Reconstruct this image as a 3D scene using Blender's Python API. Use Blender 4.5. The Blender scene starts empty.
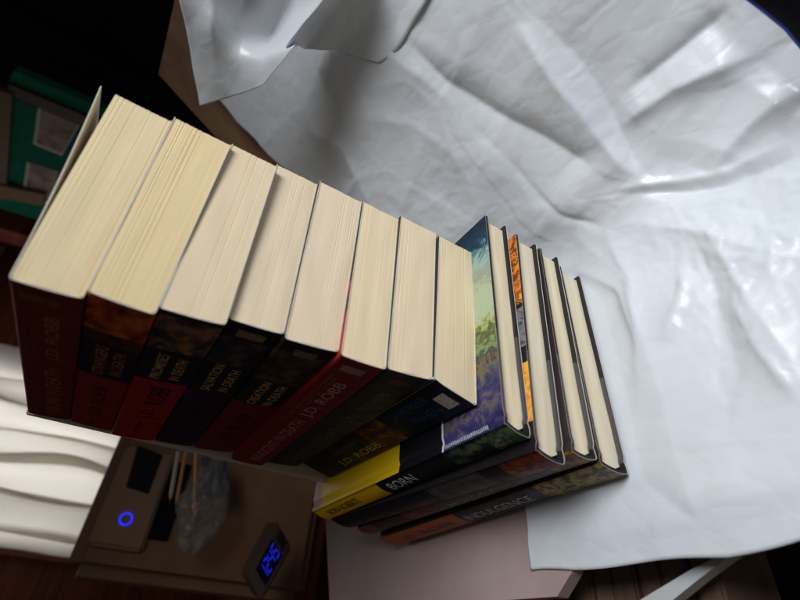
import bpy, bmesh, math, random
from mathutils import Vector, Matrix, noise
random.seed(7)
S = 0.01                                   # everything below is written in centimetres
scn = bpy.context.scene

# ------------------------------------------------------------------ camera, world, lights, exposure
R = ((0.0630, -0.5290, -0.8460), (-0.8010, 0.4790, -0.3590), (0.5950, 0.7000, -0.3940))   # image right, down, forward
CAM = Vector((-13.019, -20.158, 23.534)); FPX = 481.57
right = Vector(R[0]).normalized(); fwd = Vector(R[2]); fwd = (fwd - right*fwd.dot(right)).normalized()
down = fwd.cross(right)
cd = bpy.data.cameras.new('camera'); cam = bpy.data.objects.new('camera', cd)
scn.collection.objects.link(cam)
m3 = Matrix((right, -down, -fwd)).transposed()
cam.matrix_world = Matrix.Translation(CAM*S) @ m3.to_4x4()
cd.sensor_width = 36; cd.lens = FPX/800*36; cd.clip_start = 0.005; cd.clip_end = 50
cd.dof.use_dof = True; cd.dof.focus_distance = 0.31; cd.dof.aperture_fstop = 6.5
scn.camera = cam
w = bpy.data.worlds.new('World'); scn.world = w; w.use_nodes = True
w.node_tree.nodes['Background'].inputs[0].default_value = (1.0, 0.91, 0.83, 1)
w.node_tree.nodes['Background'].inputs[1].default_value = 0.066
def area(name, loc, target, size, power, color, spread=180):
    l = bpy.data.lights.new(name, 'AREA'); l.energy = power; l.color = color; l.shape = 'DISK'; l.size = size*S; l.spread = math.radians(spread)
    o = bpy.data.objects.new(name, l); scn.collection.objects.link(o); o.location = Vector(loc)*S
    o.rotation_euler = (Vector(target)-Vector(loc)).to_track_quat('-Z', 'Y').to_euler(); return o
area('room_lamp', (14, -50, 74), (4, -14, 4), 44, 1.62, (0.955, 0.98, 1.0), 75)
scn.view_settings.view_transform = 'Standard'; scn.view_settings.look = 'None'
scn.view_settings.exposure = 0.0; scn.view_settings.gamma = 1

# ------------------------------------------------------------------ helpers
def at(u, v, axis, val):
    """the point where the sight line through (u, v) of the 800x600 photograph meets a plane, in cm"""
    d = right*((u-400)/FPX) + down*((v-300)/FPX) + fwd
    t = (val-CAM[axis])/d[axis]
    return CAM + d*t
def link(name, me, parent=None, loc=None):
    o = bpy.data.objects.new(name, me); scn.collection.objects.link(o)
    if parent: o.parent = parent
    if loc is not None: o.location = Vector(loc)*S
    return o
def tag(o, label, cat, group=None, kind=None):
    if label: o['label'] = label
    if cat: o['category'] = cat
    if group: o['group'] = group
    if kind: o['kind'] = kind
    return o
def empty(name, loc, rz=0):
    o = link(name, None); o.location = Vector(loc)*S; o.rotation_euler.z = rz; o.empty_display_size = .02; return o
def mesh(name, verts, faces, mats, parent=None, fm=None, smooth=False, loc=None):
    me = bpy.data.meshes.new(name)
    me.from_pydata([tuple(Vector(v)*S) for v in verts], [], faces)
    for m in (mats if isinstance(mats, (list, tuple)) else [mats]): me.materials.append(m)
    if fm: me.polygons.foreach_set('material_index', fm)
    if smooth: me.polygons.foreach_set('use_smooth', [True]*len(me.polygons))
    bm = bmesh.new(); bm.from_mesh(me); bmesh.ops.recalc_face_normals(bm, faces=bm.faces); bm.to_mesh(me); bm.free()
    me.update()
    return link(name, me, parent, loc)
def box_mesh(name, lo, hi, mat, parent=None, bevel=0.0, loc=None, seg=2):
    bm = bmesh.new(); bmesh.ops.create_cube(bm, size=1)
    for v in bm.verts: v.co = Vector([(lo[k]+hi[k])/2 + v.co[k]*(hi[k]-lo[k]) for k in range(3)])*S
    if bevel: bmesh.ops.bevel(bm, geom=bm.edges[:], offset=bevel*S, segments=seg, affect='EDGES')
    me = bpy.data.meshes.new(name); bm.to_mesh(me); bm.free(); me.materials.append(mat)
    return link(name, me, parent, loc)
def slab(name, quad, back, mat, parent=None, bevel=0):
    """a slab with front corners quad (world cm), pushed back along vector back"""
    org = parent.location/S if parent else Vector((0, 0, 0))
    q = [Vector(p)-org for p in quad]; b = [p+Vector(back) for p in q]
    o = mesh(name, q+b, [(0,1,2,3),(7,6,5,4),(0,4,5,1),(1,5,6,2),(2,6,7,3),(3,7,4,0)], mat, parent)
    if bevel:
        bm = bmesh.new(); bm.from_mesh(o.data); bmesh.ops.bevel(bm, geom=bm.edges[:], offset=bevel*S, segments=3, affect='EDGES'); bm.to_mesh(o.data); bm.free()
    return o

class NT:
    def __init__(s, name, rough=.5, spec=.5):
        s.m = bpy.data.materials.new(name); s.m.use_nodes = True; s.t = s.m.node_tree; s.b = s.t.nodes['Principled BSDF']
        s.b.inputs['Roughness'].default_value = rough; s.b.inputs['Specular IOR Level'].default_value = spec
        s.tc = s.t.nodes.new('ShaderNodeTexCoord')
    def n(s, k, **kw):
        nd = s.t.nodes.new('ShaderNode'+k)
        for a, v in kw.items(): setattr(nd, a, v)
        return nd
    def l(s, a, b): s.t.links.new(a, b)
    def noise(s, scale=(1,1,1), sc=1.0, det=4, rough=.5, dist=0.0):
        mp = s.n('Mapping'); mp.inputs['Scale'].default_value = scale; s.l(s.tc.outputs['Object'], mp.inputs[0])
        t = s.n('TexNoise'); t.inputs['Scale'].default_value = sc; t.inputs['Detail'].default_value = det
        t.inputs['Roughness'].default_value = rough; t.inputs['Distortion'].default_value = dist
        s.l(mp.outputs[0], t.inputs['Vector']); return t.outputs['Fac']
    def ramp(s, fac, stops, interp='LINEAR'):
        r = s.n('ValToRGB'); r.color_ramp.interpolation = interp; e = r.color_ramp.elements
        while len(e) < len(stops): e.new(.5)
        for el, (p, c) in zip(e, stops): el.position = p; el.color = (*c, 1) if len(c) == 3 else c
        s.l(fac, r.inputs[0]); return r.outputs[0]
    def mix(s, fac, a, b, mode='MIX'):
        x = s.n('Mix', data_type='RGBA', blend_type=mode)
        for sock, v in ((x.inputs[0], fac), (x.inputs[6], a), (x.inputs[7], b)):
            if isinstance(v, (int, float)): sock.default_value = v
            elif isinstance(v, tuple): sock.default_value = (*v, 1)
            else: s.l(v, sock)
        return x.outputs[2]
    def math(s, op, a, b=0.0):
        x = s.n('Math', operation=op)
        for sock, v in ((x.inputs[0], a), (x.inputs[1], b)):
            if isinstance(v, (int, float)): sock.default_value = v
            else: s.l(v, sock)
        return x.outputs[0]
    def bump(s, h, strength, dist=.001):
        b = s.n('Bump'); b.inputs['Strength'].default_value = strength; b.inputs['Distance'].default_value = dist
        s.l(h, b.inputs['Height']); s.l(b.outputs[0], s.b.inputs['Normal'])
    def color(s, c):
        if isinstance(c, tuple): s.b.inputs['Base Color'].default_value = (*c, 1)
        else: s.l(c, s.b.inputs['Base Color'])
def mottled(name, c, var=.25, sc=60, rough=.5, spec=.4, bump=0, scale=(1,1,1)):
    t = NT(name, rough, spec); f = t.noise(scale, sc, 5)
    t.color(t.ramp(f, [(.25, tuple(x*(1-var) for x in c)), (.75, tuple(min(1, x*(1+var)) for x in c))]))
    if bump: t.bump(f, bump)
    return t.m
def glow(name, c, strength):
    t = NT(name); t.color((0,0,0)); t.b.inputs['Emission Color'].default_value = (*c, 1); t.b.inputs['Emission Strength'].default_value = strength; return t.m

def page_mat(name, c, streak=.12):
    t = NT(name, .85, .15)
    f1 = t.noise((10, 10, 2000), 1, 3, .6); f2 = t.noise((6, 6, 650), 1, 2, .5); f3 = t.noise((1, 1, 1), 35, 3)
    d = tuple(x*(1-streak*.7) for x in c); l = tuple(min(1, x*(1+streak*.3)) for x in c)
    col = t.ramp(f1, [(.3, d), (.52, c), (.75, l)])
    col = t.mix(t.math('MULTIPLY', t.math('MAXIMUM', t.math('SUBTRACT', f2, .5), 0.0), 6*streak), col, tuple(x*k for x, k in zip(c, (.8, .74, .62))))
    col = t.mix(t.math('MULTIPLY', f3, .25), col, (c[0]*.93, c[1]*.86, c[2]*.72))
    t.color(col); t.bump(f1, .08, .0003); return t.m

def cover_mat(name, L, bands, rough=.46, axis='Y', wear=.07):
    """printed cover: bands = (v0, v1, colour) or (v0, v1, [colour, colour, colour]) for a printed picture; v runs tail to head"""
    t = NT(name, rough, .28)
    sp = t.n('SeparateXYZ'); t.l(t.tc.outputs['Object'], sp.inputs[0])
    v = t.math('DIVIDE', sp.outputs[axis], L*S)
    col = None
    for (a, b, c) in bands:
        if isinstance(c, dict):
            ux = t.math('ADD', t.math('DIVIDE', sp.outputs['X'], 14.7*S), t.math('MULTIPLY', t.math('SUBTRACT', t.noise((1, 1, 1), 95, 6, .65, 1.6), .5), .34))
            c = t.ramp(ux, c['x'])
        if isinstance(c, list):
            f = t.noise((1, 1, 1.4), 95+30*random.random(), 3, .55, .6)
            k = len(c); c = t.ramp(f, [(.34+.32*i/(k-1), x) for i, x in enumerate(c)])
        if col is None: col = c if not isinstance(c, tuple) else t.mix(0.0, c, c)
        else:
            msk = t.math('MULTIPLY', t.math('GREATER_THAN', v, a), t.math('LESS_THAN', v, b))
            col = t.mix(msk, col, c)
    f = t.noise((1, 1, 1), 260, 6, .7)
    sc = t.ramp(f, [(.66, (0, 0, 0)), (.8, (wear, wear, wear))])
    col = t.mix(sc, col, (.55, .5, .45))
    t.color(col)
    t.l(t.ramp(t.noise((1, 1, 1), 120, 4), [(.3, (rough-.07,)*3), (.7, (rough+.12,)*3)]), t.b.inputs['Roughness'])
    t.bump(t.noise((1, 1, 1), 400, 3), .06, .0005)
    return t.m

def text_mesh(name, body, length, height, mat, parent, place, bold=0.0):
    """letters fitted to length x height (cm); place maps (along, up) to a local point in cm"""
    cu = bpy.data.curves.new('lettering', 'FONT'); cu.body = body; cu.resolution_u = 3; cu.offset = bold
    tmp = bpy.data.objects.new('lettering', cu); scn.collection.objects.link(tmp)
    dg = bpy.context.evaluated_depsgraph_get(); dg.update()
    me = bpy.data.meshes.new_from_object(tmp.evaluated_get(dg))
    bpy.data.objects.remove(tmp); bpy.data.curves.remove(cu)
    bm = bmesh.new(); bm.from_mesh(me); lo_, hi_ = min(v.co.y for v in bm.verts), max(v.co.y for v in bm.verts)
    for k in range(1, 8): bmesh.ops.bisect_plane(bm, geom=bm.verts[:]+bm.edges[:]+bm.faces[:], plane_co=(0, lo_+(hi_-lo_)*k/8, 0), plane_no=(0, 1, 0))
    bm.to_mesh(me); bm.free()
    xs = [v.co.x for v in me.vertices]; ys = [v.co.y for v in me.vertices]
    x0, x1, y0, y1 = min(xs), max(xs), min(ys), max(ys)
    for v in me.vertices:
        a = ((v.co.x-x0)/(x1-x0)-.5)*length; b = ((v.co.y-y0)/(y1-y0)-.5)*height
        v.co = Vector(place(a, b))*S
    me.materials.append(mat); me.name = name
    return link(name, me, parent)

# ------------------------------------------------------------------ the setting
wood_red = NT('reddish brown wood', .45, .4)
f = wood_red.noise((3, 3, 60), 1, 5, .6, 1.5); wood_red.color(wood_red.ramp(f, [(.3, (.07, .016, .007)), (.6, (.20, .045, .016)), (.8, (.30, .075, .026))]))
wood_red = wood_red.m
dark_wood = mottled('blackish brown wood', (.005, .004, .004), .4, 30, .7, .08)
floor = box_mesh('floor', (-150, -150, -76), (200, 160, -75), mottled('dark floor', (.02, .015, .012), .4, 8, .6)); tag(floor, None, None, kind='structure')
wall = mesh('wall', [(-150, 118, -75), (200, 118, -75), (200, 118, 160), (-150, 118, 160)], [(0, 1, 2, 3)], wood_red); tag(wall, None, None, kind='structure')

tt = NT('pale pink laminate', .42, .4)
f = tt.noise((1, 1, 1), 9, 5, .6); g = tt.noise((1, 1, 1), 300, 3, .6)
c = tt.ramp(f, [(.3, (.31, .225, .215)), (.7, (.43, .335, .32))]); c = tt.mix(tt.ramp(g, [(.66, (0,)*3), (.76, (.5,)*3)]), c, (.34, .27, .25)); tt.color(c); tt.bump(f, .05)
table = empty('table', (10, 0, 0)); tag(table, 'pale pink tabletop the stack of books stands on', 'table')
tp = [(-7.2, -60), (70, -60), (70, 69), (-1.4, 35.3), (-9.9, 31.2), (-9.75, 1.8), (-8.7, .6), (-7.0, -.4)]
tv = [(x-10, y, -.25) for x, y in tp]+[(x-10, y, -1.1) for x, y in tp]
mesh('tabletop', tv, [tuple(range(8)), tuple(range(15, 7, -1))]+[(i, (i+1) % 8, (i+1) % 8+8, i+8) for i in range(8)], tt.m, table)
for lx, ly in ((-12, -55), (55, -55), (55, 45), (-14, 24)): box_mesh('leg', (lx, ly, -75), (lx+4, ly+4, -1.1), dark_wood, table, .3)

# ------------------------------------------------------------------ the plastic sheet: lies on the table, then climbs over a box behind the books
pl = NT('white plastic film', .3, .5)
f = pl.noise((1, 1, 1), 22, 3, .5); pl.color(pl.ramp(f, [(.3, (.58, .615, .665)), (.7, (.64, .67, .715))]))
h1 = pl.noise((1, 1, 1), 120, 6, .62, .8); h2 = pl.noise((1, 1, 1), 520, 4, .6)
def crease(sc, cap, rnd_):
    mp = pl.n('Mapping'); mp.inputs['Scale'].default_value = (1, .7, 1); mp.inputs['Rotation'].default_value = (0, 0, rnd_)
    wn = pl.n('TexNoise'); wn.inputs['Scale'].default_value = sc*.6; wn.inputs['Detail'].default_value = 2
    pl.l(pl.tc.outputs['Object'], wn.inputs['Vector'])
    ad = pl.n('VectorMath', operation='MULTIPLY_ADD'); ad.inputs[1].default_value = (.6/sc,)*3
    pl.l(wn.outputs['Color'], ad.inputs[0]); pl.l(pl.tc.outputs['Object'], ad.inputs[2]); pl.l(ad.outputs[0], mp.inputs[0])
    v = pl.n('TexVoronoi', feature='DISTANCE_TO_EDGE'); v.inputs['Scale'].default_value = sc; pl.l(mp.outputs[0], v.inputs['Vector'])
    return pl.math('MULTIPLY', pl.math('MINIMUM', v.outputs['Distance'], cap), 1.0/sc)
hh = pl.math('ADD', pl.math('MULTIPLY', crease(26, .22, .5), 55), pl.math('MULTIPLY', crease(75, .25, 1.3), 70))
hh = pl.math('ADD', hh, pl.math('MULTIPLY', h1, .10))
pl.bump(hh, .5, .0012)
pl.l(pl.ramp(pl.noise((1, 1, 1), 60, 4), [(.3, (.27,)*3), (.7, (.46,)*3)]), pl.b.inputs['Roughness'])
pl.b.inputs['Coat Weight'].default_value = .06; pl.b.inputs['Coat Roughness'].default_value = .09
plastic = pl.m
LEAN = math.atan2(.65, 1.0); RAD = 5.0; X0 = 9.2
A1 = math.pi/2-LEAN
def base(s):
    """profile of the sheet: (x, z, nx, nz) at path length s from the front edge"""
    x = -8.6+s
    if x < X0: return x, 0.0, 0.0, 1.0
    a = (x-X0)/RAD
    if a < A1: return X0+RAD*math.sin(a), RAD*(1-math.cos(a)), -math.sin(a), math.cos(a)
    r = x-X0-RAD*A1
    return X0+RAD*math.sin(A1)+r*math.cos(A1), RAD*(1-math.cos(A1))+r*math.sin(A1), -math.sin(A1), math.cos(A1)
def sy(u, v):
    """path length and y on the sheet under a sight line"""
    d = right*((u-400)/FPX) + down*((v-300)/FPX) + fwd
    best = None
    for k in range(0, 600):
        s = k*.1; x, z, nx, nz = base(s)
        den = d.x*nx+d.z*nz
        if abs(den) < 1e-6: continue
        t = ((x-CAM.x)*nx+(z-CAM.z)*nz)/den
        if t < 0: continue
        p = CAM+d*t; off = (p.x-x)*nz-(p.z-z)*nx
        if best is None or abs(off) < best[0]: best = (abs(off), s, p.y)
    return best[1], best[2]
# creases: way points, height, width on either side, kind of crest
FOLDS = [
 ([(425, -5), (470, 45), (540, 92), (600, 128), (622, 142)], -.75, 1.5, .5),
 ([(400, 0), (450, 40), (520, 110), (600, 185), (628, 208)], .55, .9, 1.6),
 ([(470, 60), (540, 130), (600, 190), (628, 212)], -.45, .35, .9),
 ([(535, -5), (580, 60), (630, 120), (672, 172)], .8, 1.6, .6),
 ([(560, -5), (620, 70), (676, 176)], -.45, .5, 1.6),
 ([(655, 178), (700, 184), (735, 182), (800, 158)], -.9, .4, 1.5),
 ([(640, 168), (700, 172), (740, 168), (800, 140)], .6, 1.0, .4),
 ([(640, 105), (690, 72), (770, 40)], .7, .5, 1.7),
 ([(725, 168), (770, 120), (810, 90)], .8, .6, 1.5),
 ([(640, 76), (700, 30), (740, -5)], -.6, 1.2, .5),
 ([(628, 212), (632, 260), (640, 330), (636, 420)], .35, .5, 1.0),
 ([(560, 245), (600, 262), (625, 300), (640, 350)], .5, .35, .6),
 ([(690, 270), (682, 300), (665, 345)], .35, .3, .5),
 ([(700, 235), (715, 290), (725, 350), (730, 440)], -.4, 1.0, 1.0),
 ([(640, 210), (720, 240), (800, 260)], .4, 1.2, .8),
 ([(735, 300), (760, 350), (800, 400)], .4, .35, .8),
 ([(700, 210), (745, 290), (800, 370)], .35, .5, .5),
 ([(330, 165), (380, 150), (440, 165), (520, 210)], .35, .7, .7),
 ([(400, 120), (430, 170), (450, 190)], .4, .5, .5),
 ([(345, 70), (380, 90), (400, 120), (372, 165)], .55, .8, .6),
 ([(325, 160), (350, 175), (400, 190), (470, 215)], -.5, .3, .8),
 ([(380, 60), (440, 80), (510, 130)], .3, 1.4, 1.0),
 ([(530, 575), (560, 520), (640, 470)], .12, .8, .8),
 ([(640, 555), (680, 500), (760, 470)], .15, .9, .6),
]
FS = []
for pts, h, wa, wb in FOLDS: FS.append(([sy(*p) for p in pts], h, wa, wb))
def fold_h(s, y):
    out = 0
    for pts, h, wa, wb in FS:
        best = 1e9; sg = 1; tt_ = 0; n = len(pts)-1
        for i in range(n):
            (s0, y0), (s1, y1) = pts[i], pts[i+1]
            ds, dy = s1-s0, y1-y0; L2 = ds*ds+dy*dy
            t = max(0, min(1, ((s-s0)*ds+(y-y0)*dy)/L2)); px, py = s0+ds*t, y0+dy*t
            d = (s-px)**2+(y-py)**2
            if d < best: best = d; sg = 1 if (s-s0)*dy-(y-y0)*ds > 0 else -1; tt_ = (i+t)/n
        d = math.sqrt(best)
        if d > 6: continue
        wd = (wa if sg > 0 else wb)*1.3
        fall = math.exp(-math.sqrt(d*d+.0036)/wd)
        ta = min(1, tt_*4+.15)*min(1, (1-tt_)*4+.15)
        out += h*fall*ta
    return out
def sheet_point(s, y):
    x, z, nx, nz = base(s)
    up = max(0, min(1, (x-5)/8))                     # flatter where it is pressed on the table
    q = Vector((s*.16, y*.16, 0))
    big = noise.noise(q+Vector((3, 7, 1)))*.35*up + noise.noise(q*.5+Vector((9, 2, 4)))*.7*up
    def facets(k, ang, st, seed):
        ca, sa = math.cos(ang), math.sin(ang); u = (s*ca-y*sa)*k*st; v = (s*sa+y*ca)*k
        wv = noise.noise(Vector((u*.6, v*.6, seed)))*.7
        d = noise.voronoi(Vector((u+wv, v-wv, seed)))[0]
        return d[0]*1.6-.8+.5*max(0, .12-(d[1]-d[0]))
    c1 = facets(.21, .7, .55, 3.3); c2 = facets(.62, .2, .6, 7.7); c3 = facets(1.5, 1.1, .7, 1.9)
    glint = math.exp(-(((x-4.5)/5)**2+((y+13.5)/4.5)**2))
    c3 = 1-abs(noise.noise(Vector((s*1.6+y*.4, y*1.5, 8.1))))*2
    g2 = math.exp(-(((x-15)/4)**2+((y+2)/3)**2))
    h = big + (.03*c3+.09*c2)*g2 + .26*c1*(.25+.75*up) + .05*c2*(.35+.65*up) + (.006+.07*glint)*c3 + .13*glint*c2
    under = 1 if (-6.5 < x < 10.5 and -6.5 < y) else 0
    d = max(max(-5.2-x, x-10.2, -5.2-y), 0)
    press = min(1, d/2.0)                            # flat below the books
    h = (h+.25)*press + fold_h(s, y)*press
    if x < X0: h = max(h, 0.0)
    edge = max(0, 1-s/2.0)
    h = h*(1-edge)+.05*edge*abs(noise.noise(Vector((y*.5, 1, 1))))
    return (x+nx*h, y, z+nz*h-.12)
NS, NY = 330, 290; SMAX = 56.0; YMIN, YMAX = -34.0, 3.5
vs, fs = [], []
for i in range(NS+1):
    s = SMAX*i/NS
    for j in range(NY+1):
        y = YMIN+(YMAX-YMIN)*j/NY
        ye = (.35*noise.noise(Vector((s*.3, 3, 3)))+max(0, min(1, (s-15)/8))*9.0)*(j/NY)**3
        xs_ = (.35*noise.noise(Vector((y*.16, 8, 3)))+max(0, (-8-y))*.10)*(1-i/NS)**30
        P = sheet_point(s, y); vs.append((P[0]+xs_, P[1]+ye, P[2]))
for i in range(NS):
    for j in range(NY):
        a = i*(NY+1)+j; fs.append((a, a+1, a+NY+2, a+NY+1))
sheet = empty('plastic_sheet', (0, 0, 0)); tag(sheet, 'wrinkled white plastic sheet spread under and behind the books', 'plastic sheet')
film = mesh('film', vs, fs, plastic, sheet, smooth=True)
md = film.modifiers.new('thickness', 'SOLIDIFY'); md.thickness = .0002; md.offset = -1
# the corner of the sheet that folds over and hangs free
FL = [  # rows from above the picture down to the hem: (px, py, x)
 [(170, -45, 17.5), (205, -45, 17.6), (240, -45, 18.6), (285, -45, 18.6), (345, -45, 16.6), (375, -45, 17.6), (410, -45, 19.2), (450, -45, 20.5)],
 [(178, -5, 17.0), (210, -5, 17.0), (245, -5, 19.2), (290, -5, 19.0), (328, -5, 16.2), (345, -5, 17.2), (385, -5, 18.6), (430, -5, 20.5)],
 [(186, 30, 16.8), (212, 24, 16.0), (240, 30, 17.6), (272, 36, 18.6), (302, 26, 16.0), (322, 22, 18.0), (360, 28, 18.4), (410, 30, 20.6)],
 [(193, 70, 16.4), (215, 60, 15.9), (240, 60, 15.9), (264, 56, 15.8), (286, 48, 15.4), (314, 38, 17.6), (345, 44, 17.6), (396, 52, 20.4)],
 [(200, 106, 15.6), (222, 100, 15.4), (244, 93, 15.2), (263, 85, 14.8), (296, 44, 15.0), (304, 49, 17.0), (335, 50, 17.2), (380, 63, 19.6)]]
def catmull(p, t):
    n = len(p)-1; i = min(int(t), n-1); u = t-i
    a, b, c, d = p[max(i-1, 0)], p[i], p[i+1], p[min(i+2, n)]
    return .5*((2*b)+(c-a)*u+(2*a-5*b+4*c-d)*u*u+(3*b-a-3*c+d)*u**3)
G = [[at(u, v, 0, X+5.0) for u, v, X in row] for row in FL]
def sheet_x(u, v): return base(sy(u, v)[0])[0]
for row, g in zip(FL, G):                                # the right-hand side of the fold runs back into the sheet
    for k, off in ((5, .75), (6, 1.0), (7, 1.0)):
        u, v, X = row[k]; g[k] = at(u, v, 0, (X+5.0)*(1-off)+(sheet_x(u, v)-.25)*off)
nu, nv = 70, 50; vs, fs = [], []
for j in range(nv+1):
    rowp = []
    for i in range(nu+1):
        cols = [catmull(r, (len(r)-1)*i/nu) if False else r[min(int((len(r)-1)*i/nu), len(r)-2)].lerp(r[min(int((len(r)-1)*i/nu), len(r)-2)+1], (len(r)-1)*i/nu-min(int((len(r)-1)*i/nu), len(r)-2)) for r in G]
        p = catmull(cols, (len(G)-1)*j/nv)
        p = p+Vector((.12*noise.noise(p*.6), 0, 0)); vs.append(p)
for j in range(nv):
    for i in range(nu):
        a = j*(nu+1)+i; fs.append((a, a+1, a+nu+2, a+nu+1))
flap = mesh('folded_corner', vs, fs, plastic, sheet, smooth=True)
md = flap.modifiers.new('s', 'SMOOTH'); md.iterations = 1; md.factor = .5
md = flap.modifiers.new('thickness', 'SOLIDIFY'); md.thickness = .0002; md.offset = -1

# ------------------------------------------------------------------ books
white_paper = mottled('white paper edge', (.68, .63, .53), .1, 300, .8, .2)
grey_board = NT('grey case cloth', .7, .2)
sp = grey_board.n('SeparateXYZ'); grey_board.l(grey_board.tc.outputs['Object'], sp.inputs[0])
grey_board.color(grey_board.mix(grey_board.math('GREATER_THAN', sp.outputs['X'], .058), grey_board.mix(grey_board.math('LESS_THAN', sp.outputs['X'], .0062), (.075, .07, .073), (.012, .011, .012)), (.022, .021, .022)))  # next to the spine the dark of the hollow is put into the colour
grey_board = grey_board.m
lettering = {}
def ink(c, rough=.4):
    if c not in lettering: lettering[c] = mottled('printed lettering %d' % len(lettering), c, .18, 200, rough)
    return lettering[c]

def wrap(name, prof, t, y0, y1, mats, segs, parent, ny=6):
    """a U-shaped sheet: prof = outer (x, z) points from front fore-edge round the spine to back fore-edge; segs = material per outer strip"""
    n = len(prof); inner = []
    for k in range(n):
        a = Vector(prof[max(k-1, 0)]); b = Vector(prof[min(k+1, n-1)]); d = (b-a).normalized()
        inner.append((prof[k][0]-d.y*t, prof[k][1]+d.x*t))
    vs, fs, fm = [], [], []
    for j in range(ny+1):
        y = y0+(y1-y0)*j/ny
        vs += [(x, y, z) for x, z in prof]+[(x, y, z) for x, z in inner]
    for j in range(ny):
        A, B = j*2*n, (j+1)*2*n
        for k in range(n-1):
            fs.append((A+k, A+k+1, B+k+1, B+k)); fm.append(segs[k])
            fs.append((A+n+k, B+n+k, B+n+k+1, A+n+k+1)); fm.append(1)
        for k in (0, n-1): fs.append((A+k, B+k, B+n+k, A+n+k)); fm.append(1)
    for A in (0, ny*2*n):
        for k in range(n-1): fs.append((A+k, A+k+1, A+n+k+1, A+n+k)); fm.append(1)
    return mesh(name, vs, fs, mats, parent, fm)

def page_block(fxs, zlo, zhi, xe, y0, y1, mat, parent, seed, rough_y=.02, nz=80, nx=22):
    """closed block whose tail shows its pages: xs(f) gives the spine-side x at height fraction f"""
    rnd = random.Random(seed); vs, fs = [], []
    jit = [rnd.gauss(0, rough_y*.09) for _ in range(nz+1)]
    fj = [rnd.gauss(0, .012) for _ in range(nz+1)]
    for _ in range(5):
        k = rnd.randrange(nz); jit[k] += rough_y*1.1
    def ring(y, sgn):
        o = len(vs)
        for i in range(nz+1):
            f = i/nz; xa = fxs(f)
            for j in range(nx+1):
                g = j/nx; x = xa+(xe+fj[i]-xa)*g
                z = zlo(x)+(zhi(x)-zlo(x))*f
                yy = y+sgn*(jit[i]*(.4+.6*g)+.03*noise.noise(Vector((x*.35, f*3, seed)))+.10*rough_y*noise.noise(Vector((x*.2, f*30, seed+9))))
                vs.append((x, yy, z))
        for i in range(nz):
            for j in range(nx):
                a = o+i*(nx+1)+j; fs.append((a, a+1, a+nx+2, a+nx+1))
        return o
    a, b = ring(y0, 1), ring(y1, -1)
    def strip(idx):
        for p, q in zip(idx, idx[1:]): fs.append((a+p, a+q, b+q, b+p))
    strip([j for j in range(nx+1)]); strip([nz*(nx+1)+j for j in range(nx+1)])
    strip([i*(nx+1) for i in range(nz+1)]); strip([i*(nx+1)+nx for i in range(nz+1)])
    return mesh('page_block', vs, fs, mat, parent)

def shear_mesh(o, tilt):
    for v in o.data.vertices: v.co.z += tilt*(v.co.x-5*S)

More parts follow.
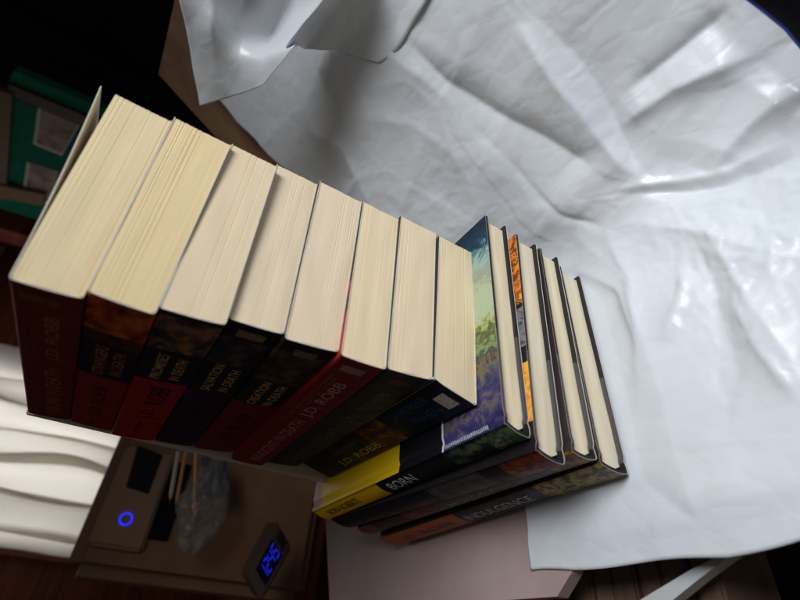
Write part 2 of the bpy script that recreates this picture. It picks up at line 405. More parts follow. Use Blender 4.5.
def make_book(i, spec):
    x0, y0, zb, yaw, th, W, L, tilt, tp, sh = BOOKS[i]
    hard = spec['hard']
    b = empty('hardcover_book' if hard else 'paperback_book', (x0, y0, zb), yaw)
    tag(b, spec['label'], 'book', 'hardcover books at the bottom of the stack' if hard else 'paperback books in the stack')
    lift = spec.get('lift', 0)
    zt = lambda x: th-tp*max(0, min(1, x/W))
    zc = lambda x: zt(x)+lift*max(0, x/W)**1.5
    parts = []
    sx = lambda z: -sh+2*sh*(1-z/th)            # the spine may lean
    spine_m = cover_mat('spine print %d' % i, L, spec['spine'], spec.get('rough', .46))
    front_m = cover_mat('front print %d' % i, spec.get('flen', L), spec.get('front', spec['spine']), spec.get('rough', .46), spec.get('faxis', 'Y'))
    back_m = cover_mat('back print %d' % i, L, [spec.get('back', spec['spine'][0])], .36)
    prof, segs = [], []
    if not hard:
        r = .16
        pts = [(W*(1-k/10), 'f') for k in range(10)]+[(.55, 'f'), (r*1.6, 'f')]
        for x, _ in pts: prof.append((x, zc(x))); segs.append(2)
        for k in range(1, 5):
            a = k/4*math.pi/2; prof.append((sx(th)+r-r*math.sin(a), th-r+r*math.cos(a))); segs.append(0)
        for k in range(1, 6):
            z = th-r-(th-2*r)*k/6; prof.append((sx(z)-.035*math.sin(math.pi*z/th), z)); segs.append(0)
        for k in range(0, 5):
            a = k/4*math.pi/2; prof.append((sx(0)+r-r*math.cos(a), r-r*math.sin(a))); segs.append(0)
        for x in (.55, W*.3, W*.6, W): prof.append((x, 0)); segs.append(3)
        cov = wrap('cover', prof, .045, 0, L, [spine_m, white_paper, front_m, back_m], segs, b)
        parts.append(cov)
        def fxs(f):
            z = f*th; e = min(f, 1-f)
            return sx(z)+.05+(.12*(1-e/.08)**2 if e < .08 else 0)
        pg = page_block(fxs, lambda x: .05, lambda x: zt(x)-.05, W-.04, .03, L-.03, spec['pages'], b, i*7+1, spec.get('ry', .012))
        parts.append(pg); surf = lambda z: sx(z)-.035*math.sin(math.pi*min(1, max(0, z/th)))-.012
        host = cov; tj = 0
    else:
        t = .17; bul = .16
        def case_profile(off):
            p, s = [], []
            for k in range(9):
                x = W-(W-1.0)*k/8; p.append((x, zt(x)-off)); s.append(2)
            p.append((.72, zt(.7)-.09-off)); s.append(2); p.append((.45, th-.02-off)); s.append(2); p.append((.2, th-.0-off)); s.append(0)
            n = 10
            for k in range(n+1):
                z = (th-.1)-(th-.2)*k/n; q = 2*z/th-1
                p.append((sx(z)+off+.04-bul*(1-q*q)+bul*.55, z)); s.append(0)
            p.append((.2, off)); s.append(3); p.append((.45, .02+off)); s.append(3); p.append((.72, .09+off)); s.append(3)
            for k in range(1, 6): p.append((1.0+(W-1.0)*(k-1)/4, off)); s.append(3)
            return p, s
        p, s = case_profile(.03)
        case = wrap('case', p, t, .02, L-.02, [grey_board, grey_board], [0]*len(s), b); parts.append(case)
        p, s = case_profile(0.0)
        jk = wrap('dust_jacket', p, .014, 0, L, [spine_m, white_paper, front_m, back_m], s, b); parts.append(jk)
        fxs = lambda f: .50-.27*math.sin(math.pi*f)
        pg = page_block(fxs, lambda x: .20, lambda x: zt(x)-.20, W-.30, .24, L-.24, spec['pages'], b, i*7+1, .006)
        parts.append(pg); surf = lambda z: sx(z)+.04-bul*(1-(2*z/th-1)**2)+bul*.55-.02
        host = jk
    for (body, v, f, ln, ht, c) in spec.get('text', []):
        zc0 = th*f
        o = text_mesh('spine_lettering', body, ln, ht, ink(c), host, lambda a, bb: (surf(zc0+bb), v*L-a, zc0+bb), .006)
        parts.append(o)
    for (v, f, ln, ht, c) in spec.get('boxes', []):
        zc0 = th*f; q = []
        for k in range(7):
            z = zc0-ht/2+ht*k/6; q += [(surf(z), v*L-ln/2, z), (surf(z), v*L+ln/2, z)]
        lm = NT('imprint %d' % i, .6, .2); lf = lm.noise((1, 1500, 500), 1, 2); lm.color(lm.ramp(lf, [(.42, tuple(x*.45 for x in c)), (.52, c)])); lm = lm.m
        o = mesh('imprint_label', q, [(2*k, 2*k+1, 2*k+3, 2*k+2) for k in range(6)], lm, host); parts.append(o)
    for o in parts: shear_mesh(o, tilt)
    return b, host, zt, (W, L, th, tilt)

BOOKS = [
(-2.945,-1.004,26.713, -0.0491,2.391,10.745,17.853,0.0344,-0.278,0.059),
(-2.671,-1.274,24.016, -0.0308,2.387,10.735,17.911,-0.0029,-0.418,-0.027),
(-2.250,-1.330,21.399, 0.0011,2.407,10.749,17.905,0.0079,0.179,0.099),
(-1.546,-1.088,18.826, 0.0229,2.410,10.765,17.888,0.0111,0.113,0.072),
(-1.649,-1.300,16.074, 0.0106,2.591,10.818,17.866,-0.0001,-0.114,0.114),
(-1.796,-1.640,13.573, 0.0260,2.389,10.880,17.853,-0.0068,-0.033,0.025),
(-1.622,-1.760,10.892, 0.0120,2.590,10.773,17.841,-0.0093,0.073,0.115),
(-1.820,-1.900,8.210, -0.0080,2.620,10.482,17.900,-0.0073,-0.054,-0.331),
(-3.903,-3.737,6.355, 0.0132,1.700,14.680,22.933,0.0053,-0.141,-0.201),
(-4.857,-3.960,4.377, -0.0120,1.960,14.596,23.006,0.0018,0.111,-0.155),
(-4.423,-4.400,2.405, 0.0240,1.800,14.184,22.603,-0.0120,0.060,-0.003),
(-4.617,-4.420,0.100, 0.0380,2.140,13.912,22.363,-0.0090,0.060,-0.059)]
for i in range(1, 8):                                   # each paperback carries the one above it
    up_, b_ = BOOKS[i-1], list(BOOKS[i])
    if i == 7: b_[2] -= .10
    g0 = up_[2]-5*up_[7]-(b_[2]-5*b_[7]); g1 = up_[2]+(b_[5]-5)*up_[7]-(b_[2]+(b_[5]-5)*b_[7])
    b_[4] = g0-.015; b_[8] = g0-g1; BOOKS[i] = tuple(b_)
yellowed = page_mat('yellowed pages', (.80, .665, .42), .08); yellow2 = page_mat('streaked yellowed pages', (.80, .645, .385), .12)
cream = page_mat('cream pages', (.79, .65, .46), .06); cream2 = page_mat('pale cream pages', (.78, .65, .48), .06)
warm = page_mat('warm cream pages', (.79, .66, .45), .06); ivory = page_mat('ivory pages', (.74, .66, .50), .05); ivory2 = page_mat('warm ivory pages', (.76, .67, .48), .05)
GOLD = (.62, .36, .17); DIM = (.42, .18, .08); INK = (.018, .008, .007)
BLK = (.012, .010, .013)
SPEC = [
 dict(hard=False, label='dark maroon paperback on top of the stack, its front cover lifting open', pages=yellowed, lift=.62, ry=.018,
   spine=[(0, 1, (.16, .016, .014))], front=[(0, 1, (.03, .04, .16))],
   text=[('J.D. ROBB', .27, .38, 5.0, .72, (.42, .15, .08)), ('VISIONS IN DEATH', .71, .40, 8.4, .72, (.38, .13, .07)),
         ('NEW YORK TIMES BESTSELLING AUTHOR', .30, .86, 6.5, .17, (.24, .06, .04)), ('THE NUMBER ONE BESTSELLER', .27, .70, 6.0, .17, (.24, .06, .04))],
   boxes=[(.055, .58, .62, 1.4, (.22, .085, .035))]),
 dict(hard=False, label='paperback with an orange picture above a dull red spine band, second from the top', pages=yellow2, ry=.022,
   spine=[(0, 1, (.012, .008, .012)), (0, .17, [(.03, .008, .004), (.46, .07, .014), (.6, .15, .018)]), (.17, .24, [(.012, .008, .01), (.10, .03, .012), (.02, .012, .014)]), (.47, 1, (.26, .016, .016))],
   text=[('STRANGERS', .35, .62, 3.6, .52, DIM), ('IN DEATH', .35, .30, 2.9, .52, DIM), ('J.D. ROBB', .70, .45, 5.4, .9, (.05, .005, .006)), ('NEW YORK TIMES', .95, .5, 1.0, .2, (.05, .005, .006))]),
 dict(hard=False, label='paperback with black lettering on a bright red spine band, third from the top', pages=cream,
   spine=[(0, 1, (.012, .010, .012)), (.02, .2, [(.012, .01, .014), (.10, .07, .06), (.36, .14, .04)]), (.41, 1, (.36, .018, .012))],
   text=[('PROMISES', .31, .64, 3.0, .5, GOLD), ('IN DEATH', .31, .30, 2.6, .5, GOLD), ('ROBB', .53, .42, 2.8, 1.0, INK), ('J.D.', .70, .42, 1.7, .9, INK), ('NEW YORK TIMES BESTSELLER', .88, .5, 3.2, .28, (.13, .012, .01))],
   boxes=[(.065, .55, .55, 1.25, (.30, .17, .09))]),
 dict(hard=False, label='paperback with a plain blackish purple spine and small tan title, fourth from the top', pages=cream2,
   spine=[(0, 1, (.03, .008, .032)), (0, .42, (.010, .009, .014)), (.08, .24, [(.01, .01, .016), (.03, .025, .03), (.10, .06, .06)])],
   text=[('SALVATION', .34, .64, 3.4, .5, GOLD), ('IN DEATH', .34, .30, 2.9, .5, GOLD), ('J.D. ROBB', .70, .45, 5.4, .9, (.012, .006, .014))],
   boxes=[(.05, .48, .62, 1.3, (.34, .20, .11))]),
 dict(hard=False, label='black and wine red paperback with a narrow tan title, directly above the bright red paperback', pages=cream2,
   spine=[(0, 1, (.012, .010, .012)), (.06, .26, [(.012, .01, .012), (.05, .035, .02), (.11, .06, .03)]), (.45, 1, (.15, .008, .022))],
   text=[('CREATION', .36, .64, 3.2, .5, GOLD), ('IN DEATH', .36, .30, 2.9, .5, GOLD), ('J.D. ROBB', .70, .45, 5.2, .9, (.04, .004, .008))],
   boxes=[(.055, .48, .6, 1.1, (.26, .15, .08))]),
 dict(hard=False, label='red paperback with tall tan lettering all along its spine, above the dark green one', pages=warm,
   spine=[(0, 1, (.19, .012, .018))], front=[(0, 1, {'x': [(0, (.40, .02, .02)), (.13, (.30, .02, .02)), (.2, (.03, .008, .008)), (.3, (.30, .04, .03)), (.36, (.025, .01, .01)), (1, (.02, .012, .012))]})],
   text=[('J.D. ROBB', .28, .42, 5.0, .88, (.55, .28, .17)), ('INNOCENT IN DEATH', .70, .42, 8.6, .78, (.52, .22, .13)), ('NEW YORK TIMES BESTSELLING AUTHOR', .30, .80, 7.0, .17, (.38, .12, .09)), ('THE NUMBER ONE BESTSELLER', .25, .68, 4.6, .15, (.38, .12, .09))],
   boxes=[(.055, .55, .62, 1.25, (.40, .24, .17))]),
 dict(hard=False, label='dark green paperback with faint lettering, between the red paperback and the navy one', pages=cream,
   spine=[(0, 1, (.022, .032, .026))],
   text=[('J.D. ROBB', .28, .44, 5.0, .8, (.10, .10, .07)), ('SURVIVOR IN DEATH', .70, .44, 8.6, .75, (.09, .09, .065))],
   boxes=[(.06, .5, .6, 1.2, (.17, .075, .04))]),
 dict(hard=False, label='navy paperback with yellow lettering and a white imprint label, resting on the yellow hardcover', pages=warm,
   spine=[(0, 1, (.006, .010, .022)), (.36, .52, [(.006, .01, .02), (.10, .03, .008), (.30, .11, .03)]), (.52, 1, [(.006, .008, .016), (.012, .012, .014), (.05, .028, .008)])],
   text=[('REMEMBER', .20, .72, 3.4, .6, (.02, .065, .16)), ('WHEN', .18, .36, 2.6, .66, (.02, .065, .16)), ('NORA ROBERTS', .66, .66, 3.6, .34, (.12, .10, .07)), ('J.D. ROBB', .66, .26, 5.6, .8, (.42, .30, .035))],
   boxes=[(.06, .44, .95, 1.15, (.72, .62, .55))]),
 dict(hard=True, label='hardcover in a yellow and black dust jacket, topmost of the four hardcovers', pages=ivory2, rough=.34,
   spine=[(0, 1, (.92, .56, .008)), (0, .09, [(.01, .02, .02), (.12, .22, .10), (.02, .04, .03), (.30, .34, .2)]), (.09, .23, [(.01, .01, .012), (.02, .03, .03), (.10, .14, .08)]), (.23, .56, (.010, .010, .013))],
   front=[(0, 1, (.95, .62, .008)), (0, .215, {'x': [(0, (.02, .018, .06)), (.07, (.05, .04, .14)), (.10, (.12, .10, .06)), (.13, (.045, .035, .13)), (.17, (.02, .02, .07)), (.22, (.05, .055, .12)), (.27, (.16, .13, .05)), (.31, (.03, .03, .06)), (.36, (.22, .30, .10)), (.40, (.05, .06, .03)), (.43, (.30, .32, .08)), (.47, (.36, .44, .28)), (.62, (.38, .43, .30)), (.68, (.24, .29, .22)), (.76, (.30, .39, .34)), (.81, (.10, .22, .24)), (.86, (.015, .05, .08)), (1, (.01, .02, .04))]}), (.215, .222, (.6, .65, .8)), (.222, .42, (.009, .009, .012)), (.93, 1, (.62, .45, .36))],
   text=[('BORN', .46, .52, 2.9, .75, (.62, .60, .56)), ('NORA ROBERTS', .82, .55, 5.0, .62, (.035, .022, .006))]),
 dict(hard=True, label='hardcover in a black jacket with fiery red tail, second of the four hardcovers', pages=ivory, rough=.42,
   spine=[(0, 1, (.007, .008, .018)), (0, .13, [(.02, .006, .004), (.30, .04, .012), (.04, .01, .006), (.42, .12, .02)]), (.13, .2, (.012, .008, .008)), (.2, .42, [(.04, .037, .037), (.085, .08, .08)])],
   flen=14.6, faxis='X', front=[(0, 1, (.012, .010, .012)), (.12, .35, [(.55, .06, .01), (.85, .45, .03), (.7, .2, .02)]), (.42, .6, [(.01, .01, .014), (.2, .2, .22), (.02, .02, .03)]), (.62, 1.1, [(.01, .01, .01), (.85, .22, .02), (.05, .02, .01), (.9, .32, .03)])],
   text=[('J.D. ROBB', .70, .5, 6.0, .7, (.02, .022, .04))]),
 dict(hard=True, label='hardcover with grey lettering on a dusky red jacket, just above the lowest book', pages=ivory2, rough=.42,
   spine=[(0, 1, (.17, .035, .03)), (0, .1, [(.05, .012, .01), (.30, .16, .03), (.10, .03, .02)]), (.1, .56, [(.05, .042, .042), (.10, .085, .08)]), (.72, .9, (.05, .018, .03))], front=[(0, 1, (.03, .022, .022))],
   text=[('MEMORY', .40, .5, 4.6, .62, (.19, .17, .16)), ('IN DEATH', .62, .5, 3.0, .5, (.22, .10, .09)), ('J.D. ROBB', .81, .5, 3.4, .6, (.16, .045, .04))]),
 dict(hard=True, label='hardcover with an orange author panel, lowest book of the stack', pages=ivory, rough=.42,
   spine=[(0, 1, (.013, .014, .018)), (0, .22, [(.02, .018, .012), (.10, .06, .015), (.42, .27, .03), (.04, .03, .02)]), (.56, 1, (.42, .10, .022))], front=[(0, 1, (.03, .024, .02))],
   text=[('INDULGENCE', .40, .56, 6.2, .78, (.40, .38, .36)), ('IN DEATH', .40, .18, 2.6, .22, (.25, .24, .22)), ('J.D. ROBB', .76, .52, 7.0, .86, (.035, .05, .022))]),
]
built = [make_book(i, s) for i, s in enumerate(SPEC)]
# zipper printed across the yellow book's jacket
bk, jk, zt, (W, L, th, tilt) = built[8]
zs = []; fs = []
for k in range(26):
    v = .05+.0062*k*1.0; y = v*L; x = .30+.02*math.sin(k); z = zt(x)+.018+tilt*(x-5)
    a = len(zs); dx = .22
    zs += [(x, y, z), (x+dx, y+.04, z+.001), (x+dx, y+.085, z+.001), (x, y+.05, z)]; fs.append((a, a+1, a+2, a+3))
mesh('zip_teeth', zs, fs, ink((.62, .72, .72)), jk)

# ------------------------------------------------------------------ things behind the stack
card = mottled('off-white card', (.60, .52, .44), .12, 40, .7, .2)
bd = empty('backing_board', (0, 17.25, 8.12), -.03); tag(bd, 'off-white board standing on edge at the far ends of the paperbacks', 'board')
box_mesh('panel', (-2.1, -.2, 0), (9, .25, 20.9), card, bd, .06)

cardboard = NT('brown cardboard', .75, .2); f = cardboard.noise((40, 40, 2), 1, 4); cardboard.color(cardboard.ramp(f, [(.3, (.20, .115, .062)), (.7, (.30, .18, .105))])); cardboard = cardboard.m
cb = empty('cardboard_sheet', (30, 0, -.2)); tag(cb, 'brown cardboard sheet leaning behind the plastic at the upper left', 'cardboard')
E0 = 27.0
u_ = Vector((math.cos(A1), 0, math.sin(A1))); n_ = Vector((-math.sin(A1), 0, math.cos(A1)))
b0 = Vector((13.5, 0, .25))-cb.location/S
q = [b0+Vector((0, y, 0))+u_*h for y, h in ((-26, 0), (18, 0), (18, 40), (-26, 40))]
q2 = [p-n_*.45 for p in q]
mesh('panel', q+q2, [(0,1,2,3), (7,6,5,4)]+[(i, (i+1) % 4, (i+1) % 4+4, i+4) for i in range(4)], cardboard, cb)
q3 = [q2[k]+Vector((0, dy, 0)) for k, dy in ((2, 0), (3, 0))]
mesh('top_flap', [q[2], q[3], q[3]+Vector((9, 0, -6)), q[2]+Vector((9, 0, -6)), q2[2]-u_*.3, q2[3]-u_*.3, q2[3]+Vector((9, 0, -6.5)), q2[2]+Vector((9, 0, -6.5))], [(0,1,2,3), (7,6,5,4), (0,4,5,1), (1,5,6,2), (2,6,7,3), (3,7,4,0)], cardboard, cb)

# dark cupboard with a green notice board in front of it
cup = empty('cupboard', (90, 40, -75)); tag(cup, 'black cupboard with panelled doors in the dark upper left corner', 'cupboard')
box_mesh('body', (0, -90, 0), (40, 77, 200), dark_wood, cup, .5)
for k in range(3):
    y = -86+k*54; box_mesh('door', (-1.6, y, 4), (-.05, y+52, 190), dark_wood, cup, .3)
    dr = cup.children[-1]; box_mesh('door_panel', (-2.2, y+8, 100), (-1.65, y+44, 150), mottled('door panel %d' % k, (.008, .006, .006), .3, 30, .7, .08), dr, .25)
green = mottled('green felt', (.008, .13, .085), .25, 90, .85, .1)
GX = 62
nb_ = empty('notice_board', (GX, 60, 40)); tag(nb_, 'green notice board with two pale pictures, left of the top book', 'notice board')
def onx(pts, X): return [at(u, v, 0, X) for u, v in pts]
slab('felt_panel', onx([(8, 96), (118, 142), (75, 232), (-6, 206)], GX), (1.5, 0, 0), green, nb_)
slab('frame_rail', onx([(8, 84), (118, 130), (118, 141), (8, 95)], GX-.4), (2.5, 0, 0), mottled('dark frame', (.035, .018, .014), .3, 40), nb_)
slab('top_strip', onx([(14, 70), (118, 115), (118, 129), (8, 83)], GX+.2), (1.5, 0, 0), green, nb_)
photo_m = NT('faded picture', .5, .3); f = photo_m.noise((1, 1, 1), 14, 4, .5, 1.5); photo_m.color(photo_m.ramp(f, [(.35, (.10, .06, .06)), (.55, (.28, .19, .16)), (.7, (.34, .25, .21))])); photo_m = photo_m.m
pale = mottled('pale border', (.42, .40, .37), .1, 50)
for qd in ([(38, 107), (80, 124), (62, 156), (33, 144)], [(27, 162), (58, 172), (50, 205), (22, 195)]):
    p = slab('picture_border', onx(qd, GX-.3), (.25, 0, 0), pale, nb_)
    c = (sum(u for u, v in qd)/4, sum(v for u, v in qd)/4)
    slab('picture', [p_-nb_.location/S*0 for p_ in onx([(c[0]+(u-c[0])*.86+1, c[1]+(v-c[1])*.9) for u, v in qd], GX-.4)], (.08, 0, 0), photo_m, nb_)
slab('wood_rail', onx([(-8, 184), (45, 195), (42, 206), (-10, 196)], GX-1.2), (1.0, 0, 0), mottled('tan wood', (.16, .075, .02), .2, 40), nb_)
slab('wood_stile', onx([(-8, 88), (12, 95), (5, 200), (-14, 196)], GX-.8), (1.0, 0, 0), mottled('tan stile', (.11, .06, .03), .2, 40), nb_)
sh_ = empty('shelf', at(10, 240, 0, 60)); tag(sh_, 'reddish wooden shelf edge below the green notice board', 'shelf')
slab('board', onx([(-20, 222), (40, 240), (40, 252), (-20, 236)], 60), (12, 0, 0), wood_red, sh_)
slab('bracket', onx([(-20, 240), (5, 247), (0, 262), (-20, 256)], 61), (8, 0, 0), mottled('brown bracket', (.10, .05, .025), .3, 40), sh_)

# window with a sheer curtain
WY = 104
win = empty('window', (20, 116, 15)); tag(win, 'bright window behind the white curtain at the lower left', 'window')
box_mesh('pane', (-18.5, 0, 2), (14, .4, 70), glow('daylight', (1.0, .975, .94), 1.6), win)
for nm, lo, hi in (('frame', (-21.5, -1.5, -1), (-18.6, 1.4, 73)), ('frame', (14.1, -1.5, -1), (17, 1.4, 73)), ('sill', (-23, -3, -3), (18, 1.4, -1.1)), ('mullion', (-4, -.9, 2), (-3, -.02, 70))):
    box_mesh(nm, lo, hi, wood_red, win, .2)
ct = NT('sheer white curtain', .8, .1); f = ct.noise((30, 30, 1.5), 1, 3); ct.color(ct.ramp(f, [(.3, (.66, .66, .68)), (.7, (.86, .82, .74))]))
tr = ct.n('BsdfTranslucent'); tr.inputs[0].default_value = (.88, .85, .79, 1); mx = ct.n('MixShader'); mx.inputs[0].default_value = .7
ct.l(ct.b.outputs[0], mx.inputs[1]); ct.l(tr.outputs[0], mx.inputs[2]); ct.l(mx.outputs[0], ct.t.nodes['Material Output'].inputs['Surface'])
vs, fs = [], []; n, m = 320, 40
for i in range(n+1):
    x = -.6+35*i/n
    for j in range(m+1):
        z = 8+70*j/m
        y = WY+2.0*math.sin(x*.62+.35*math.sin(z*.07)+1.0)+1.6*noise.noise(Vector((x*.28, z*.02, 2)))+.45*math.sin(x*2.1+z*.05)+.25*noise.noise(Vector((x*.8, z*.12, 6)))
        vs.append((x+1.7*math.sin(x*1.15+2.4*noise.noise(Vector((x*.10, z*.035, 4))))+2.2*noise.noise(Vector((x*.22, z*.05, 8)))+.5*math.sin(z*.06), y+.9*math.cos(x*1.15), z))
for i in range(n):
    for j in range(m): a = i*(m+1)+j; fs.append((a, a+1, a+m+2, a+m+1))
cur = mesh('curtain', vs, fs, ct.m, smooth=True); tag(cur, 'sheer white curtain hanging in soft folds before the bright window', 'curtain')

# cream computer case on its side, with a black panel and a blue ring button
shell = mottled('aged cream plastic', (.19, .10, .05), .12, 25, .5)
PY = 60
pc = empty('computer_case', (2, PY, -10)); tag(pc, 'aged cream computer case with a glowing blue ring button', 'computer')
k0 = at(142, 552, 1, PY); k1 = at(126, 449, 1, PY)
xa, xb, za, zb_ = k0.x, k1.x, k0.z, k1.z
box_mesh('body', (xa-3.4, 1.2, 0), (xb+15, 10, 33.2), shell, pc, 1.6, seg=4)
for o in [pc.children[-1]]:
    for v in o.data.vertices: v.co.x -= .02
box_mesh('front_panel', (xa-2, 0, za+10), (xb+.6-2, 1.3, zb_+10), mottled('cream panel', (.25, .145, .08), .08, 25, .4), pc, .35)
a = at(126, 487, 1, PY-.1); b = at(138, 445, 1, PY-.1); c = at(163, 455, 1, PY-.1); d = at(148.5, 494, 1, PY-.1)
slab('display', [a, b, c, d], (0, .2, 0), mottled('black gloss', (.006, .006, .007), .1, 20, .55, .15), pc)
ctr = at(126, 519, 1, PY-.12); ctr = ctr-pc.location/S
bm = bmesh.new(); vs, fs = [], []
for k in range(40):
    an = 2*math.pi*k/40
    for r, dy in ((.62, 0), (.86, -.06), (.86, .05), (.62, .05)): vs.append((ctr.x+r*math.cos(an), ctr.y+dy, ctr.z+r*math.sin(an)))
for k in range(40):
    for e in range(4): fs.append((4*k+e, 4*k+(e+1) % 4, 4*((k+1) % 40)+(e+1) % 4, 4*((k+1) % 40)+e))
mesh('ring_button', vs, fs, glow('blue light', (.02, .03, 1.0), 1.1), pc, smooth=True)
box_mesh('side_vent', (xa-.2, .7, za+7.2), (xb-2, 1.35, za+9.7), mottled('vent black', (.004, .004, .005), .1, 20, .8, .1), pc, .1)

# dark desk under the case
desk = empty('desk', (2, 80, -75)); tag(desk, 'dark reddish desk the computer case lies on', 'desk')
box_mesh('desktop', (-40, -14, 61.5), (60, 34, 64.9), wood_red, desk, .4)
for lx in (-38, 54): box_mesh('leg', (lx, -10, 0), (lx+5, 30, 61.4), wood_red, desk, .3)

# clear bag of pencils leaning on the case
film_m = NT('clear crinkled film', .22, .5); film_m.color((.26, .23, .20)); film_m.b.inputs['Alpha'].default_value = .28; film_m.bump(film_m.noise((1, 1, 1), 90, 4), .8, .004); film_m = film_m.m
bg0 = at(205, 500, 1, 55)
bag = empty('plastic_bag', bg0); tag(bag, 'crumpled clear plastic bag hanging beside the black display', 'bag')
bm = bmesh.new(); bmesh.ops.create_icosphere(bm, subdivisions=5, radius=1)
for v in bm.verts:
    p = v.co.copy(); wdt = 1-.45*max(0, p.x)
    q = Vector((p.x*6.2, p.y*1.6, p.z*3.1*wdt)); q *= 1+.28*noise.noise(p*2.2)+.10*abs(noise.noise(p*6)); v.co = q*S
me = bpy.data.meshes.new('bag_film'); bm.to_mesh(me); bm.free(); me.materials.append(film_m)
for p_ in me.polygons: p_.use_smooth = True
link('bag_film', me, bag)
for (u0, v0, u1, v1, col, wd) in ((186, 450, 176, 505, (.42, .17, .03), .5), (196, 450, 194, 515, (.42, .20, .03), .5), (178, 452, 170, 500, (.40, .30, .22), .6)):
    a = at(u0, v0, 1, 55); b = at(u1, v1, 1, 54.5); dz = Vector((0, 0, wd))
    pn = empty('pencil', a); tag(pn, {186: 'orange pencil in the middle of the clear bag', 196: 'orange pencil nearest the blue packet in the bag', 178: 'pale pencil nearest the black display in the bag'}[u0], 'pencil', 'pencils in the clear bag')
    vs, fs = [], []; ax = (b-a); e1 = Vector((0, 1, 0)); e2 = ax.cross(e1).normalized()
    for t, r in ((0, wd*.5), (.88, wd*.5), (1, .05)):
        for k in range(6): vs.append(ax*t+(e1*math.cos(k*math.pi/3)+e2*math.sin(k*math.pi/3))*r)
    for s_ in range(2):
        for k in range(6): fs.append((s_*6+k, s_*6+(k+1) % 6, s_*6+6+(k+1) % 6, s_*6+6+k))
    fs += [tuple(range(6)), tuple(range(12, 18))]
    mesh('shaft', vs, fs, mottled('pencil paint %d' % u0, col, .1, 60, .35), pn)
pk = empty('packet', at(215, 475, 1, 55.3)); tag(pk, 'dark blue packet at the right side of the clear bag', 'packet')
slab('wrapper', [at(u, v, 1, 55.2) for u, v in ((203, 456), (228, 462), (231, 494), (204, 496))], (0, .8, 0), mottled('blue wrapper', (.03, .045, .075), .4, 60, .3), pk, .15)

# blue-lit clock, lower than the table edge
clk_q = [(277, 521), (292, 548), (262, 602), (248, 576)]
CY = 46
cq = [at(u, v, 1, CY) for u, v in clk_q]; o0 = sum(cq, Vector())/4
ck = empty('digital_clock', o0); tag(ck, 'small digital clock with a glowing blue display at the bottom of the photo', 'clock')
slab('case', cq, (1.0, 6, -.6), mottled('clock case', (.10, .06, .045), .1, 30, .4), ck, .25)
def cp(a, b, off=0.0):
    """a point of the clock's front: a along its width, b up"""
    p = cq[3].lerp(cq[0], a).lerp(cq[2].lerp(cq[1], a), 1-b); nrm = (cq[0]-cq[3]).cross(cq[2]-cq[3]).normalized()
    if nrm.dot(CAM-p) < 0: nrm = -nrm
    return p+nrm*off
slab('display', [cp(.18, .85, .12), cp(.74, .85, .12), cp(.74, .2, .12), cp(.18, .2, .12)], (0, .08, 0), mottled('display glass', (.004, .004, .03), .1, 20, .12), ck)
bl = glow('blue digits', (.015, .03, 1.0), .65)
SEG = {'a': (.1, .9, .9, 1), 'g': (.1, .9, .45, .55), 'd': (.1, .9, 0, .1), 'f': (0, .16, .52, .96), 'b': (.84, 1, .52, .96), 'e': (0, .16, .04, .48), 'c': (.84, 1, .04, .48)}
NUM = {'1': 'bc', '2': 'abged', '4': 'fgbc', '5': 'afgcd'}
for di, ch in enumerate('1245'):
    vs, fs = [], []; a0 = .22+.13*di
    for sgm in NUM[ch]:
        x_0, x_1, y_0, y_1 = SEG[sgm]; kx = len(vs)
        vs += [cp(a0+.1*xx, .3+.46*yy, .26)-o0 for xx, yy in ((x_0, y_0), (x_1, y_0), (x_1, y_1), (x_0, y_1))]; fs.append((kx, kx+1, kx+2, kx+3))
    mesh('digit', vs, fs, bl, ck)
for k in range(2): slab('button', [cp(.80+.09*k, .75, .2), cp(.87+.09*k, .75, .2), cp(.87+.09*k, .3, .2), cp(.80+.09*k, .3, .2)], (0, .1, 0), mottled('clock button', (.02, .015, .015), .1, 30, .3), ck)

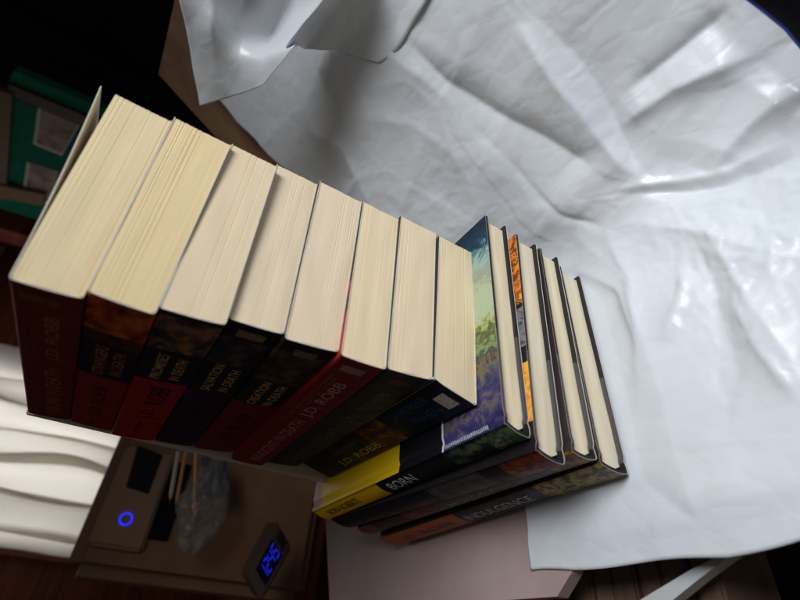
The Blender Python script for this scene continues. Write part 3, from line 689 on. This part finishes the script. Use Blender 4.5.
# below the front edge of the table
dr = empty('wooden_crate', at(632, 585, 2, -4)-Vector((1, 0, 4.5))); tag(dr, 'brown slatted crate below the front edge of the sheet', 'crate')
slat = mottled('rough brown wood', (.16, .10, .07), .35, 30, .7, .2, .3, (1, 4, 1))
for k in range(7): box_mesh('slat', (-7, -5+k*1.55, -1), (5, -5+k*1.55+1.42, 4.5+.15*(k % 2)), slat, dr, .15)
q = [at(u, v, 2, -1.6) for u, v in ((640, 600), (690, 570), (752, 540), (735, 552), (700, 578), (668, 604))]
rm = empty('white_tray', sum(q, Vector())/6); tag(rm, 'thin white curved tray rim beside the brown crate', 'tray')
o_ = rm.location/S
mesh('rim', [p-o_ for p in q]+[p-o_+Vector((0, 0, -.8)) for p in q], [tuple(range(6)), tuple(range(11, 5, -1))]+[(i, (i+1) % 6, (i+1) % 6+6, i+6) for i in range(6)], mottled('white enamel', (.45, .47, .48), .05, 20, .3), rm)

# added black shape on the sheet, imitating the lens's dark corner at upper right
c0 = at(800, 0, 0, 13.0)
po = empty('vignette', c0); tag(po, 'added black shape with a blue edge, imitating the dark lens corner at the upper right', 'vignette')
black = mottled('vignette black', (.006, .006, .008), .3, 200, .9, .1, .2)
ol = [(742, -6), (764, 10), (786, 28), (806, 52), (850, 70), (880, 20), (860, -50), (780, -60)]
q = [at(u, v, 0, 10.5)-c0 for u, v in ol]; nrm_ = (CAM-c0).normalized()
ctr_ = sum(q, Vector())/8; vs = list(q)+[p.lerp(ctr_, .35)+nrm_*.7 for p in q]+[ctr_+nrm_*.9]+[p-nrm_*.9 for p in q]
fs = [(i, (i+1) % 8, (i+1) % 8+8, i+8) for i in range(8)]+[(i+8, (i+1) % 8+8, 16) for i in range(8)]+[(i, i+17, (i+1) % 8+17, (i+1) % 8) for i in range(8)]+[tuple(range(24, 16, -1))]
mesh('body', vs, fs, black, po, smooth=True)
cu = bpy.data.curves.new('lens_fringe', 'CURVE'); cu.dimensions = '3D'; cu.bevel_depth = .1*S; sp_ = cu.splines.new('POLY'); sp_.points.add(7); sp_.use_cyclic_u = True  # blue fringe of the dark lens corner, built as a tube
for k, p in enumerate(q): sp_.points[k].co = (*(p*S), 1)
tmp = bpy.data.objects.new('lens_fringe', cu); scn.collection.objects.link(tmp); dg = bpy.context.evaluated_depsgraph_get(); dg.update()
me = bpy.data.meshes.new_from_object(tmp.evaluated_get(dg)); bpy.data.objects.remove(tmp); me.materials.clear(); me.materials.append(mottled('blue piping', (.01, .03, .30), .2, 100))
link('lens_fringe', me, po)
